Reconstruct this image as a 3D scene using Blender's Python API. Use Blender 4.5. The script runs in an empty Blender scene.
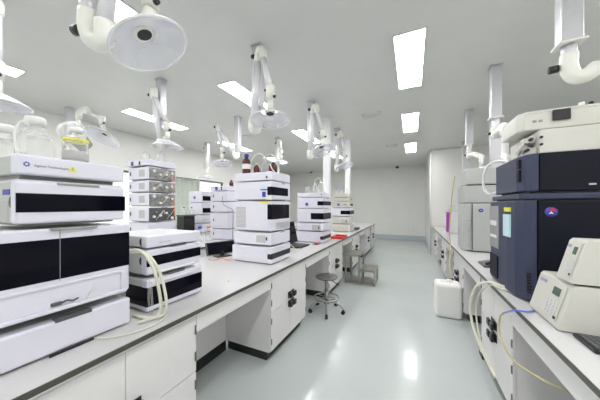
import bpy, bmesh, math, random
from mathutils import Vector, Matrix
random.seed(7)
S = bpy.context.scene
COL = S.collection
PI = math.pi
V = Vector
BT = 0.85          # worktop height
CZ = 3.18          # ceiling height
EYE = 1.47

# ------------------------------------------------------------ materials
def mat(name, rgb, rough=0.5, metal=0.0, noise=0.0, nscale=20, bump=0.0, emit=None, estr=0.0, coat=0.0, spec=0.5):
    m = bpy.data.materials.new(name); m.use_nodes = True
    nt = m.node_tree; b = nt.nodes['Principled BSDF']
    b.inputs['Base Color'].default_value = (*rgb, 1)
    b.inputs['Roughness'].default_value = rough
    b.inputs['Metallic'].default_value = metal
    b.inputs['Coat Weight'].default_value = coat
    b.inputs['Specular IOR Level'].default_value = spec
    if emit:
        b.inputs['Emission Color'].default_value = (*emit, 1); b.inputs['Emission Strength'].default_value = estr
    tc = nt.nodes.new('ShaderNodeTexCoord')
    n = nt.nodes.new('ShaderNodeTexNoise'); n.inputs['Scale'].default_value = nscale; n.inputs['Detail'].default_value = 3
    nt.links.new(tc.outputs['Object'], n.inputs['Vector'])
    r = nt.nodes.new('ShaderNodeValToRGB')
    k = max(noise, 0.01)
    r.color_ramp.elements[0].color = (*[c*(1-k) for c in rgb], 1); r.color_ramp.elements[1].color = (*[min(1, c*(1+k)) for c in rgb], 1)
    r.color_ramp.elements[0].position = .3; r.color_ramp.elements[1].position = .7
    nt.links.new(n.outputs['Fac'], r.inputs['Fac']); nt.links.new(r.outputs['Color'], b.inputs['Base Color'])
    if bump:
        bp = nt.nodes.new('ShaderNodeBump'); bp.inputs['Strength'].default_value = bump; bp.inputs['Distance'].default_value = .002
        nt.links.new(n.outputs['Fac'], bp.inputs['Height']); nt.links.new(bp.outputs['Normal'], b.inputs['Normal'])
    return m
def clearmat(name, rgb, opacity, rough=0.08):
    m = bpy.data.materials.new(name); m.use_nodes = True
    nt = m.node_tree; b = nt.nodes['Principled BSDF']; out = nt.nodes['Material Output']
    b.inputs['Base Color'].default_value = (*rgb, 1); b.inputs['Roughness'].default_value = rough
    t = nt.nodes.new('ShaderNodeBsdfTransparent'); mx = nt.nodes.new('ShaderNodeMixShader')
    lw = nt.nodes.new('ShaderNodeLayerWeight'); lw.inputs['Blend'].default_value = .35
    mp = nt.nodes.new('ShaderNodeMapRange'); mp.inputs['To Min'].default_value = opacity; mp.inputs['To Max'].default_value = min(1, opacity+.55)
    nt.links.new(lw.outputs['Facing'], mp.inputs['Value']); nt.links.new(mp.outputs['Result'], mx.inputs['Fac'])
    nt.links.new(t.outputs[0], mx.inputs[1]); nt.links.new(b.outputs[0], mx.inputs[2]); nt.links.new(mx.outputs[0], out.inputs['Surface'])
    return m
M = {}
M['ceil'] = mat('ceiling_paint', (.735,.742,.718), .38, nscale=3, noise=.015)
M['wall'] = mat('wall_panel', (.865,.865,.835), .42, nscale=2, noise=.015)
M['floor'] = mat('epoxy_floor', (.56,.605,.60), .20, nscale=1.2, noise=.03, coat=.25)
M['skirt'] = mat('skirting_blue', (.56,.61,.65), .35)
M['lamp'] = mat('lamp_diffuser', (1,1,1), .5, emit=(1,.995,.98), estr=11.0)
M['alu'] = mat('anodised_aluminium', (.66,.65,.69), .35, metal=.4, nscale=60, noise=.03)
M['steel'] = mat('brushed_steel', (.42,.42,.40), .3, metal=.85, nscale=90, noise=.05)
M['stepm'] = mat('step_steel', (.40,.40,.35), .35, metal=.6, nscale=90, noise=.08)
M['cream'] = mat('cream_plastic', (.86,.86,.80), .35)
M['white'] = mat('white_plastic', (.85,.85,.85), .35)
M['duct'] = mat('white_enamel', (.88,.88,.90), .3)
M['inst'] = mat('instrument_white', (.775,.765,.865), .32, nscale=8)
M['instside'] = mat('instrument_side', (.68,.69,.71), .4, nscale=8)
M['beige'] = mat('beige_casing', (.60,.585,.535), .4)
M['beige2'] = mat('pale_beige_casing', (.68,.67,.62), .4)
M['msgrey'] = mat('warm_grey_casing', (.52,.53,.52), .4, noise=.02)
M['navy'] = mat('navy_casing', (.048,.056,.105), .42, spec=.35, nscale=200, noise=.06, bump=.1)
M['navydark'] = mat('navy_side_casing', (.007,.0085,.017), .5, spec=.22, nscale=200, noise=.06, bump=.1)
M['black'] = mat('black_plastic', (.012,.012,.014), .35)
M['window'] = mat('smoked_window', (.003,.003,.008), .10, spec=.14)
M['darkgrey'] = mat('dark_grey', (.10,.10,.11), .45)
M['midgrey'] = mat('mid_grey', (.32,.32,.33), .45)
M['vent'] = mat('vent_grey', (.50,.50,.50), .5)
M['top'] = mat('worktop_laminate', (.655,.65,.66), .22, nscale=140, noise=.02)
M['edge'] = mat('worktop_edge', (.075,.075,.06), .35, nscale=60, noise=.12)
M['cab'] = mat('cabinet_white', (.80,.785,.785), .35)
M['kick'] = mat('kick_black', (.012,.013,.014), .3)
M['hinge'] = mat('hinge_metal', (.22,.22,.21), .35, metal=.6)
M['blue'] = mat('blue_cap', (.03,.08,.55), .4)
M['sticker'] = mat('blue_sticker', (.06,.07,.42), .4)
M['lav'] = mat('lavender_print', (.36,.36,.58), .5)
M['red'] = mat('red_plastic', (.70,.03,.03), .4)
M['yellow'] = mat('yellow_label', (.85,.80,.08), .5)
M['orange'] = mat('orange_plastic', (.85,.32,.15), .5)
M['purple'] = mat('purple_band', (.42,.05,.40), .5)
M['cyan'] = mat('pale_blue_paper', (.60,.82,.88), .5)
M['lcd'] = mat('lcd_screen', (.10,.15,.13), .15)
M['glass'] = clearmat('clear_glass', (.90,.92,.92), .10)
M['dome'] = clearmat('clear_dome', (.86,.86,.95), .22)
M['amber'] = mat('amber_glass', (.085,.014,.008), .08, coat=.4)
M['poly'] = mat('translucent_poly', (.93,.92,.90), .4)
M['tube'] = mat('cream_tubing', (.74,.74,.62), .35)
M['ytube'] = mat('yellowed_tubing', (.62,.55,.30), .35)
M['winglow'] = mat('window_daylight', (.80,.85,.78), .3, emit=(.93,1,.92), estr=.42)
M['curtain'] = mat('pale_curtain', (.86,.88,.85), .8, nscale=12, noise=.05)
M['armtube'] = mat('arm_tube_enamel', (.80,.80,.83), .25, metal=.15, coat=.3)
_c = M['curtain'].node_tree; _b = _c.nodes['Principled BSDF']; _t = _c.nodes.new('ShaderNodeBsdfTranslucent'); _t.inputs[0].default_value = (.92,.94,.91,1)
_m = _c.nodes.new('ShaderNodeMixShader'); _m.inputs[0].default_value = .6; _c.links.new(_b.outputs[0], _m.inputs[1]); _c.links.new(_t.outputs[0], _m.inputs[2]); _c.links.new(_m.outputs[0], _c.nodes['Material Output'].inputs['Surface'])
M['seat'] = mat('grey_seat', (.20,.20,.19), .3, metal=.4)
M['blacktxt'] = mat('dark_print', (.12,.12,.16), .5)
M['plate'] = mat('valve_plate', (.30,.30,.30), .4, metal=.3, nscale=25, noise=.35)

# ------------------------------------------------------------ mesh helpers
class MB:
    def __init__(s): s.bm = bmesh.new()
    def _emb(s, t, mtx=None, smooth=False):
        if mtx: bmesh.ops.transform(t, matrix=mtx, verts=t.verts)
        for f in t.faces: f.smooth = smooth
        me = bpy.data.meshes.new('tmp'); t.to_mesh(me); s.bm.from_mesh(me); bpy.data.meshes.remove(me); t.free()
    def box(s, a, b, bev=0.0, seg=2, mtx=None):
        t = bmesh.new(); bmesh.ops.create_cube(t, size=1)
        a = V(a); b = V(b)
        for i in range(3):
            if a[i] > b[i]: a[i], b[i] = b[i], a[i]
        bmesh.ops.scale(t, vec=b-a, verts=t.verts); bmesh.ops.translate(t, vec=(a+b)/2, verts=t.verts)
        if bev: bmesh.ops.bevel(t, geom=t.edges[:], offset=min(bev, min(b-a)*.45), segments=seg, affect='EDGES', profile=.5)
        s._emb(t, mtx, False); return s
    def prism(s, pts, z0, z1, bev=0.0, axis='z'):
        t = bmesh.new(); lo = [t.verts.new((x, y, z0)) for x, y in pts]; hi = [t.verts.new((x, y, z1)) for x, y in pts]
        t.faces.new(lo[::-1]); t.faces.new(hi); n = len(pts)
        for i in range(n): t.faces.new((lo[i], lo[(i+1)%n], hi[(i+1)%n], hi[i]))
        bmesh.ops.recalc_face_normals(t, faces=t.faces[:])
        if bev: bmesh.ops.bevel(t, geom=t.edges[:], offset=bev, segments=2, affect='EDGES', profile=.5)
        m = None
        if axis == 'y': m = Matrix(((1,0,0,0),(0,0,1,0),(0,1,0,0),(0,0,0,1)))   # (x,z)->profile, extruded along y
        if axis == 'x': m = Matrix(((0,0,1,0),(1,0,0,0),(0,1,0,0),(0,0,0,1)))   # profile (y,z), extruded along x
        if m:
            bmesh.ops.transform(t, matrix=m, verts=t.verts); bmesh.ops.recalc_face_normals(t, faces=t.faces[:])
        s._emb(t); return s
    def cyl(s, p, q, r, r2=None, n=20):
        p = V(p); q = V(q); t = bmesh.new()
        bmesh.ops.create_cone(t, cap_ends=True, segments=n, radius1=r, radius2=r if r2 is None else r2, depth=(q-p).length)
        m = Matrix.Translation((p+q)/2) @ (q-p).to_track_quat('Z', 'Y').to_matrix().to_4x4()
        bmesh.ops.transform(t, matrix=m, verts=t.verts)
        for f in t.faces: f.smooth = len(f.verts) == 4
        me = bpy.data.meshes.new('tmp'); t.to_mesh(me); s.bm.from_mesh(me); bpy.data.meshes.remove(me); t.free(); return s
    def lathe(s, prof, c=(0,0,0), n=28, mtx=None):
        t = bmesh.new(); rings = []
        for r, z in prof:
            rings.append([t.verts.new((r*math.cos(2*PI*i/n), r*math.sin(2*PI*i/n), z)) for i in range(n)])
        for a, b in zip(rings, rings[1:]):
            for i in range(n): t.faces.new((a[i], a[(i+1)%n], b[(i+1)%n], b[i]))
        bmesh.ops.remove_doubles(t, verts=t.verts, dist=1e-6)
        bmesh.ops.recalc_face_normals(t, faces=t.faces[:])
        m = Matrix.Translation(V(c)) @ (mtx if mtx else Matrix())
        s._emb(t, m, True); return s
    def sphere(s, c, r, sc=(1,1,1)):
        t = bmesh.new(); bmesh.ops.create_uvsphere(t, u_segments=18, v_segments=12, radius=r)
        s._emb(t, Matrix.Translation(V(c)) @ Matrix.Diagonal((*sc, 1)), True); return s
    def tube(s, pts, r, n=12, sm=True, sub=6):
        pts = [V(p) for p in pts]
        if sm and len(pts) > 2:
            o = []; P = [2*pts[0]-pts[1]] + pts + [2*pts[-1]-pts[-2]]
            for i in range(1, len(P)-2):
                for k in range(sub):
                    t_ = k/sub; a, b, c, d = P[i-1], P[i], P[i+1], P[i+2]
                    o.append(.5*((2*b)+(c-a)*t_+(2*a-5*b+4*c-d)*t_*t_+(3*b-a-3*c+d)*t_**3))
            o.append(pts[-1]); pts = o
        t = bmesh.new(); rings = []; up = V((.13,.27,1)).normalized()
        for i, p in enumerate(pts):
            d = (pts[min(i+1, len(pts)-1)] - pts[max(i-1, 0)]).normalized()
            x = d.cross(up)
            if x.length < .05: x = d.cross(V((1,0,0)))
            x.normalize(); y = d.cross(x).normalized(); up = x.cross(d).normalized()
            rings.append([t.verts.new(p + r*(math.cos(2*PI*k/n)*x + math.sin(2*PI*k/n)*y)) for k in range(n)])
        for a, b in zip(rings, rings[1:]):
            for k in range(n): t.faces.new((a[k], a[(k+1)%n], b[(k+1)%n], b[k]))
        t.faces.new(rings[0]); t.faces.new(rings[-1][::-1]); bmesh.ops.recalc_face_normals(t, faces=t.faces[:])
        s._emb(t, None, True); return s
    def build(s, name, m, parent=None, label=None):
        me = bpy.data.meshes.new(name); s.bm.to_mesh(me); s.bm.free(); me.materials.append(m)
        o = bpy.data.objects.new(name, me); COL.objects.link(o)
        if parent: o.parent = parent
        if label: o['label'] = label
        return o
def tag(o, label=None, cat=None, group=None, kind=None):
    if label: o['label'] = label
    if cat: o['category'] = cat
    if group: o['group'] = group
    if kind: o['kind'] = kind
    return o
def thing(name, loc, label, cat, group=None, rz=0):
    o = bpy.data.objects.new(name, None); COL.objects.link(o); o.empty_display_size = .05
    o.location = loc; o.rotation_euler = (0, 0, rz)
    return tag(o, label, cat, group)
def struct(o): o['kind'] = 'structure'; return o
def copy_tree(o, parent=None):
    c = o.copy(); COL.objects.link(c); c.parent = parent
    for ch in list(kids.get(o.name, [])) or [x for x in bpy.data.objects if x.parent == o]: copy_tree(ch, c)
    return c
kids = {}
def text(s, size, loc, rot, m, parent, name='lettering', ext=.0004):
    cu = bpy.data.curves.new('t', 'FONT'); cu.body = s; cu.size = size; cu.extrude = ext
    o = bpy.data.objects.new('t', cu); COL.objects.link(o)
    dg = bpy.context.evaluated_depsgraph_get(); me = bpy.data.meshes.new_from_object(o.evaluated_get(dg))
    bpy.data.objects.remove(o); bpy.data.curves.remove(cu)
    me.materials.clear(); me.materials.append(m)
    q = bpy.data.objects.new(name, me); COL.objects.link(q); q.parent = parent; q.location = loc; q.rotation_euler = rot
    return q

# ------------------------------------------------------------ room shell
XL, XR, YB, YF, YP, XP = -6.0, 3.2, -3.0, 11.3, 8.3, .53
struct(MB().box((XL-.1, YB-.1, -.1), (XR+.1, YF+.1, 0)).build('floor', M['floor']))
struct(MB().box((XL-.1, YB-.1, CZ), (XR+.1, YF+.1, CZ+.1)).build('ceiling', M['ceil']))
struct(MB().box((XL-.1, YB-.1, 0), (XL, 2.6, CZ)).box((XL-.1, 6.4, 0), (XL, YF+.1, CZ)).box((XL-.1, 2.6, 0), (XL, 6.4, .9)).box((XL-.1, 2.6, 2.29), (XL, 6.4, CZ)).build('wall_left', M['wall']))
w = MB()
xs = [XL+i*1.18 for i in range(6)] + [XP]
for a, b in zip(xs, xs[1:]): w.box((a+.002, YF, 0), (b-.002, YF+.1, CZ))
struct(w.build('wall_far', M['wall']))
struct(MB().box((XR, YB, 0), (XR+.1, YP, CZ)).build('wall_right', M['wall']))
struct(MB().box((XL, YB-.1, 0), (XR, YB, CZ)).build('wall_rear', M['wall']))
w = MB().box((XP, YP, 0), (XP+.1, YF, CZ))
w.box((XP+.1, YP, 0), (XP+1.19, YP+.1, CZ)).box((XP+1.194, YP, 0), (XR, YP+.1, CZ))
struct(w.build('wall_projecting', M['wall']))
struct(MB().cyl((XP+.004, YP+.004, 0), (XP+.004, YP+.004, CZ-.001), .022).build('trim_1', M['white']))
struct(MB().box((XL+.02, YF-.03, CZ-.03), (XP, YF, CZ), .01).box((XL, YB, CZ-.03), (XL+.03, YF-.03, CZ), .01).build('trim_2', M['wall']))
struct(MB().box((XL, YF-.02, 0), (XP, YF, .2), .006).build('baseboard_far', M['skirt']))
struct(MB().box((XP-.02, YP+.02, 0), (XP, YF-.02, .2), .006).build('baseboard_right', M['skirt']))
struct(MB().box((-1.1, 9.06, 0), (XP-.02, 9.10, .004), .001).build('trim_3', M['vent']))
# window strip in the left wall
wr = struct(thing('window_1', (XL-.05, 4.5, .9), None, None))
f = MB()
for y in (-1.9, -.55, .8, 1.86): f.box((-.03, y-.0, 0), (.07, y+.04, 1.39), .004)
f.box((-.03, -1.9, 0), (.07, 1.9, .04)).box((-.03, -1.9, 1.35), (.09, 1.9, 1.39), .004)
f.build('window_frame', M['darkgrey'], wr)
MB().box((-.01, -1.88, .03), (0, 1.88, 1.36)).build('window_pane', M['winglow'], wr)
c = MB()
cp = [(-.6+i*.02, .014*math.sin(i*1.1)) for i in range(78)]
t = bmesh.new()
va = [t.verts.new((.02+x, y, 0)) for y, x in cp]; vb = [t.verts.new((.02+x, y, 1.34)) for y, x in cp]
for i in range(len(cp)-1): fc = t.faces.new((va[i], va[i+1], vb[i+1], vb[i])); fc.smooth = True
bmesh.ops.solidify(t, geom=t.faces[:], thickness=.004)
c._emb(t, None, True)
cu = c.build('window_curtain', M['curtain']); cu.location = (XL+.06, 4.4, .92)
tag(cu, 'pale pleated curtain hanging inside the window of the left wall', 'curtain')

# ceiling lamps
def lamp(x, y, label):
    t_ = thing('ceiling_light', (x, y, CZ-.012), label, 'ceiling light', 'recessed rectangular ceiling lights')
    MB().box((-.155,-.605,0),(.155,-.59,.012)).box((-.155,.59,0),(.155,.605,.012)).box((-.155,-.59,0),(-.14,.59,.012)).box((.14,-.59,0),(.155,.59,.012)).build('light_frame', M['white'], t_)
    MB().box((-.14,-.59,.002),(.14,.59,.010)).build('diffuser', M['lamp'], t_)
LN = {(-.02,3.16):'large bright ceiling light over the near end of the aisle', (-.02,5.42):'middle one of the three ceiling lights over the aisle', (-.02,7.7):'farthest small ceiling light over the aisle, before the far wall',
      (-2.33,3.14):'bright ceiling light left of the aisle, beside the folded arm over the near bench', (-2.33,5.42):'ceiling light in the second row, behind the folded arms over the near bench',
      (-4.58,3.1):'long bright ceiling light behind the leftmost hanging column', (-4.58,.66):'small end of a ceiling light at the left edge of the picture'}
for x in (-4.58, -2.33, -.02):
    for y in (-1.7, .7, 3.15, 5.42, 7.7):
        yy = y; lab = None
        for (a, b), l in LN.items():
            if abs(a-x) < .1 and abs(b-y) < .1: yy = b; lab = l
        lamp(x, yy, lab or 'recessed rectangular ceiling light of the same rows, away from the view')
for y in (-1.7, .7, 3.15): lamp(2.25, y, 'recessed rectangular ceiling light of the same rows, away from the view')

def vent(x, y, w_, d_, lab):
    t_ = thing('ceiling_vent', (x, y, CZ-.014), lab, 'vent', 'ceiling air vents')
    MB().box((-w_/2,-d_/2,0),(w_/2,-d_/2+.025,.014)).box((-w_/2,d_/2-.025,0),(w_/2,d_/2,.014)).box((-w_/2,-d_/2,0),(-w_/2+.025,d_/2,.014)).box((w_/2-.025,-d_/2,0),(w_/2,d_/2,.014)).build('vent_frame', M['white'], t_)
    MB().box((-w_/2+.02,-d_/2+.02,.010),(w_/2-.02,d_/2-.02,.013)).build('vent_backing', M['midgrey'], t_)
    s = MB()
    for k in range(6):
        yy = -d_/2+.04+k*(d_-.08)/5; s.box((-w_/2+.025,yy-.006,.003),(w_/2-.025,yy+.006,.009))
    s.build('slat', M['white'], t_)
vent(-.68, 4.62, .34, .24, 'square air vent in the ceiling left of the aisle lights')
vent(-.52, 7.2, .34, .24, 'small air vent in the ceiling near the far wall, above the bench end')
vent(-3.0, 7.9, .34, .24, 'farthest small air vent in the ceiling, left of the white trunks')
vent(-3.55, 4.75, .3, .22, 'air vent in the ceiling beside a hanging column of the second row')
def dome_cam(x, y, z, r, lab):
    t_ = thing('security_camera', (x, y, z), lab, 'camera')
    MB().cyl((0,0,-.03),(0,0,0), r).build('mount', M['white'], t_)
    MB().sphere((0,0,-.035), r*.85).build('lens_dome', M['black'], t_)
dome_cam(-.55, 10.95, CZ, .09, 'dark dome camera on the ceiling before the far wall')
dome_cam(-4.5, 10.9, CZ, .06, 'tiny dark dome camera far away at the ceiling, left of the white trunks')

# socket on far wall
for x in (-.1, .08):
    t_ = thing('wall_socket', (x, YF-.006, .42), 'white wall socket low on the far wall', 'socket', 'sockets low on the far wall')
    MB().box((-.06,-.006,-.04),(.06,.006,.04),.003).build('plate', M['white'], t_)
    MB().box((-.012,-.009,-.012),(.012,-.005,.012)).build('outlet', M['vent'], t_)

# ------------------------------------------------------------ benches
def worktop(xf, xb, y0, y1, label, group='white laboratory worktops'):
    s = 1 if xb > xf else -1
    t_ = thing('worktop', (xf, y0, BT), label, 'worktop', group)
    L = y1-y0; D = xb-xf
    MB().box((s*.006, .006, -.022), (D-s*.006, L-.006, 0), .002).build('slab', M['top'], t_)
    MB().box((0,0,-.024),(s*.006,L,-.001)).box((D,0,-.024),(D-s*.006,L,-.001)).box((0,0,-.024),(D,.006,-.001)).box((0,L-.006,-.024),(D,L,-.001)).build('edge_band', M['edge'], t_)
    return t_
def cabinet(xf, s, y0, y1, label, group, detail=True, depth=.56):
    """front face at x=xf facing the aisle; s=+1: body lies towards +x"""
    t_ = thing('base_cabinet', (xf, (y0+y1)/2, 0), label, 'cabinet', group, 0 if s < 0 else PI)
    W = y1-y0; h = W/2
    # local: front at x=0 facing +x, body towards -x
    MB().box((-depth,-h,.10),(-.019,h,.825)).box((-.019,-h,.803),(-.001,h,.825)).build('carcass', M['cab'], t_)
    MB().box((-depth+.02,-h+.03,0),(-.07,h-.03,.10)).build('plinth', M['kick'], t_)
    rows = [(.115,.468),(.474,.80)]
    for ri, (za, zb) in enumerate(rows):
        for side in (-1, 1):
            ya, yb = (-h+.002, -.0012) if side < 0 else (.0012, h-.002)
            d = MB().box((-.018, ya, za),(0, yb, zb), .0025, 2).build('door', M['cab'], t_)
            if not detail: continue
            yc = side*.038; zc = .468-.036 if ri == 0 else .474+.052
            hm = MB().box((0,yc-.028,zc-.030),(.006,yc+.030,zc+.034),.002)
            hm.box((.006,yc-.024,zc-.026),(.024,yc-.008,zc-.012),.002).box((.006,yc+.008,zc-.026),(.024,yc+.024,zc-.012),.002)
            hm.box((.020,yc-.026,zc-.028),(.038,yc+.028,zc+.022),.003)
            hm.build('handle', M['black'], d)
            for zh in (za+.09, zb-.075):
                yy = side*(h-.008)
                MB().box((0,yy-.006,zh-.028),(.004,yy+.006,zh+.028),.001).cyl((.004,yy,zh-.024),(.004,yy,zh+.024),.004,n=8).build('hinge', M['hinge'], d)
    return t_
def knee_panel(x, y0, y1, label, group):
    t_ = thing('knee_space_panel', (x, (y0+y1)/2, 0), label, 'panel', group)
    h = (y1-y0)/2
    MB().box((-.009,-h,.10),(.009,h,.825)).build('board', M['cab'], t_)
    MB().box((-.012,-h,0),(.012,h,.0995)).build('plinth', M['kick'], t_)
    xa = .55*(1 if x < 0 else -1)
    MB().box((xa-.010,-h,.703),(xa+.0,h,.825)).build('apron', M['cab'], t_)
worktop(-1.156, -2.3, .05, 8.72, 'long white worktop with dark edge left of the aisle, carrying the near instruments')
worktop(.57, 1.85, .15, 8.22, 'white worktop with dark edge right of the aisle, carrying the navy instrument')
worktop(-2.85, -3.95, .4, 8.0, 'white worktop behind the left bench, carrying the second row of instruments')
worktop(-4.55, -5.65, .4, 8.0, 'farthest white worktop in front of the curtained window')
lc = [(.25,1.04),(1.885,2.69),(3.6,4.41),(5.24,6.05),(6.93,7.73),(7.9,8.69)]
nm = ['nearest white cabinet under the left bench, at the bottom left of the picture','white cabinet under the left bench between the two open knee spaces, with four black handles',
      'white cabinet under the left bench behind the round stool','white cabinet under the left bench behind the step stool','small white cabinet under the left bench, second from its far end','last white cabinet at the far end of the left bench']
for (a, b), l in zip(lc, nm): cabinet(-1.18, -1, a, b, l, 'cabinets under the left bench')
ks = [(1.04,1.885),(2.69,3.6),(4.41,5.24),(6.05,6.93)]
kn = ['white back panel with black plinth in the nearest knee space of the left bench','white back panel of the knee space behind the round stool','white back panel of the knee space beside the step stool','white back panel of the farthest knee space of the left bench']
for (a, b), l in zip(ks, kn): knee_panel(-1.73, a+.002, b-.002, l, 'panels in the knee spaces of the left bench')
rc = [(.35,1.12),(2.0,2.77),(3.63,4.42),(5.30,6.10),(6.95,7.75)]
nm = ['near white cabinet under the right bench, by the bottom right corner','white cabinet under the right bench below the navy instrument, with black handles','white cabinet under the right bench just behind the plastic canister',
      'white cabinet under the right bench, second from the far end','last white cabinet under the right bench, near the far wall']
for (a, b), l in zip(rc, nm): cabinet(.60, 1, a, b, l, 'cabinets under the right bench')
for (a, b), l in zip([(1.12,2.0),(2.77,3.63),(4.42,5.30),(6.10,6.95)], ['white back panel of the knee space below the two beige controllers','white back panel of the knee space beside the plastic canister','white back panel of the third knee space of the right bench','white back panel of the farthest knee space of the right bench']):
    knee_panel(1.15, a+.002, b-.002, l, 'panels in the knee spaces of the right bench')
for a in (.45, 1.3, 2.15, 3.0, 3.85, 4.7, 5.55, 6.4, 7.2):
    cabinet(-2.87, -1, a, a+.79, 'white cabinet under the second bench, seen behind the left bench', 'cabinets under the second bench', detail=False)
for a in (2.2, 3.85, 5.5, 7.1):
    cabinet(-4.57, -1, a, a+.79, 'white cabinet under the farthest bench by the window', 'cabinets under the farthest bench', detail=False)
# rear legs (end frames) carrying the worktops
for xf, y0, y1, ln in ((-2.3,.07,8.7,'left bench'),(1.85,.17,8.2,'right bench'),(-3.95,.42,7.98,'second bench'),(-5.65,.42,7.98,'farthest bench')):
    s = 1 if xf < 0 else -1
    n = 5
    for k in range(n):
        y = y0+.03+(y1-y0-.06)*k/(n-1)
        o = MB().box((xf+s*.055,y-.02,0),(xf+s*.095,y+.02,.8255),.003).build('bench_leg', M['cab'])
        tag(o, 'white square rear leg under the %s' % ln, 'bench leg', 'rear legs of the %s' % ln)

# ------------------------------------------------------------ instrument modules
def module(xf, y0, y1, z0, z1, label, group, depth=.46, color='inst', side='instside', window=None, wrap=0.0, cover=True, cut=None, vents=False,
           lip=False, cat='instrument', name='chromatography_module', extra=None, feet=True, low=None, fh=None, cutx=.055, cutr=.022):
    """front face at x=xf facing +x. z given above the worktop. window=(ya,yb,za,zb) in metres from the left/bottom of the front as seen from the aisle"""
    t_ = thing(name, (xf, (y0+y1)/2, BT+z0), label, cat, group)
    W = y1-y0; h = W/2; H = z1-z0
    f = fh or (.012 if feet and H > .1 else .003)
    MB().box((-depth,-h+.004,f),(-.05,h-.004,H-.004),.006).build('housing', M[side], t_)
    MB().box((-.052,-h,f-.002),(0,h,H-.002),.010,3).build('front_cover', M[color], t_)
    if f > .01:
        MB().box((-depth+.03,-h+.025,0),(-.055,h-.025,f+.001),.002).build('foot_rail', M['midgrey'], t_)
    else:
        MB().box((-depth+.03,-h+.02,0),(-.06,h-.02,f+.001)).build('foot_rail', M['midgrey'], t_)
    if window:
        ya, yb, za, zb = window
        MB().box((-.004-wrap if wrap else -.004, -h+ya if not wrap else -h-.0015, za),(.0022, -h+yb, zb),.001).build('window', M['window'], t_)
    if cut is not None:   # half-round finger cut on the left side near the front
        c = MB(); y = -h+.0035
        c.prism([(-cutx-cutr*math.sin(PI*k/10)*.8, cut+cutr*math.cos(PI*k/10)) for k in range(11)], y-.001, y+.001, axis='y')
        c.build('finger_cut', M['black'], t_)
    if vents:
        v_ = MB()
        for k in range(int((H-.05)/.010)):
            v_.box((-.21,-h+.0035,.03+k*.010),(-.085,-h-.0006+.004,.036+k*.010))
        v_.build('vent_grille', M['vent'], t_)
    if lip:
        MB().box((-.06,-.07,H-.010),(.004,.08,H+.0),.002).build('top_recess', M['midgrey'], t_)
    if low: low(t_, h, H)
    if extra: extra(t_, h, H, depth)
    return t_
def sticker(t_, y, z, r=.016, m='sticker', name='round_logo', sc=1.0, dot='red'):
    MB().lathe([(.0001,.0008),(r,.0008),(r,0),(.0001,0)], mtx=Matrix.Rotation(PI/2,4,'Y') @ Matrix.Diagonal((1,sc,1,1))).build(name, M[m], t_).location = (.0005,y,z)
def side_sticker(t_, x, y, z, w=.03, hh=.03, m='sticker', name='sticker'):
    MB().box((x-w/2,y-.001,z-hh/2),(x+w/2,y+.001,z+hh/2)).build(name, M[m], t_)

G1 = 'modules of the nearest instrument stack'
def ex_top(t_, h, H, D):
    text('Agilent Technologies', .0125, (.0008,-h+.050,.050), (PI/2,0,PI/2), M['blacktxt'], t_)
    s = MB()
    for k in range(7):
        a = k/7*2*PI; s.sphere((.0008, -h+.030+.007*math.cos(a), .056+.007*math.sin(a)), .0028, (.3,1,1))
    s.build('starburst_logo', M['sticker'], t_)
    tr = MB().prism([(.03,-.012),(.06,-.012),(.045,.013)], 0, .0012, axis='x')
    o = tr.build('warning_triangle', M['yellow'], t_); o.location = (.0003, -.065, .055)
    text('!', .018, (.0018, -.0225, .048), (PI/2,0,PI/2), M['black'], t_, 'warning_mark')
module(-1.355,.357,.735,.727,.824,'white top tray of the nearest stack, with small maker lettering and a warning triangle',G1,side='msgrey',depth=.42,extra=ex_top,fh=.018)
def ex_m2(t_, h, H, D):
    MB().box((-.38,-h+.01,H-.003),(-.01,h-.01,H+.006)).build('top_plate', M['instside'], t_)
    side_sticker(t_, -.10, -h+.003, .135, .07, .022, 'sticker')
    MB().box((-.2,-h+.0025,.02),(-.08,-h+.004,.10)).build('side_vent', M['vent'], t_)
module(-1.355,.357,.735,.540,.718,'slim white instrument with wide smoked window, second from top of the nearest stack',G1,side='msgrey',depth=.42,window=(.002,.381,.055,.130),lip=True,cut=.095,extra=ex_m2)
def ex_m3(t_, h, H, D):
    MB().box((-.002,.0-.001,.135),(.0032,.001,.345)).build('door_seam', M['midgrey'], t_)
    MB().box((-.02,-.03,H-.012),(.012,.13,H+.0),.003).build('release_lip', M['midgrey'], t_)
    MB().box((-.0,-h+.01,.010),(.016,h-.02,.026),.004).box((-.0,-h+.01,.112),(.008,h-.02,.124),.003).box((.0,h-.045,.02),(.010,h-.02,.118),.003).build('recess_frame', M['inst'], t_)
    MB().box((.0005,-h+.02,.026),(.002,h-.05,.112)).build('recess', M['inst'], t_)
    MB().box((-.30,-h+.001,.03),(-.06,-h+.003,.10)).build('side_vent', M['vent'], t_)
    b = MB()
    b.box((.0,-.03,.032),(.010,.005,.048),.003).tube([(.006,.005,.04),(.012,.02,.046),(.010,.04,.038),(.006,.06,.042)],.004,8)
    b.build('clip', M['darkgrey'], t_)
    MB().tube([(.006,.09,.03),(.02,.1,.06),(.01,.13,.085),(.004,.15,.09)],.0022,8).build('capillary', M['tube'], t_)
module(-1.355,.207,.760,.168,.528,'large white sampler with a two-door smoked window across the nearest stack',G1,side='msgrey',window=(.002,.551,.142,.314),depth=.47,extra=ex_m3)
def ex_m4(t_, h, H, D):
    MB().box((-.03,-.01,H-.010),(.002,.115,H+.006)).build('drawer_gap', M['darkgrey'], t_)
    MB().box((.005,-.03,.0-.003+.004),(.008,.12,.012)).build('floor_recess', M['black'], t_)
module(-1.340,.19,.757,.0,.142,'white pull-out drawer unit at the bottom of the nearest stack',G1,side='msgrey',depth=.50,extra=ex_m4)

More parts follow.
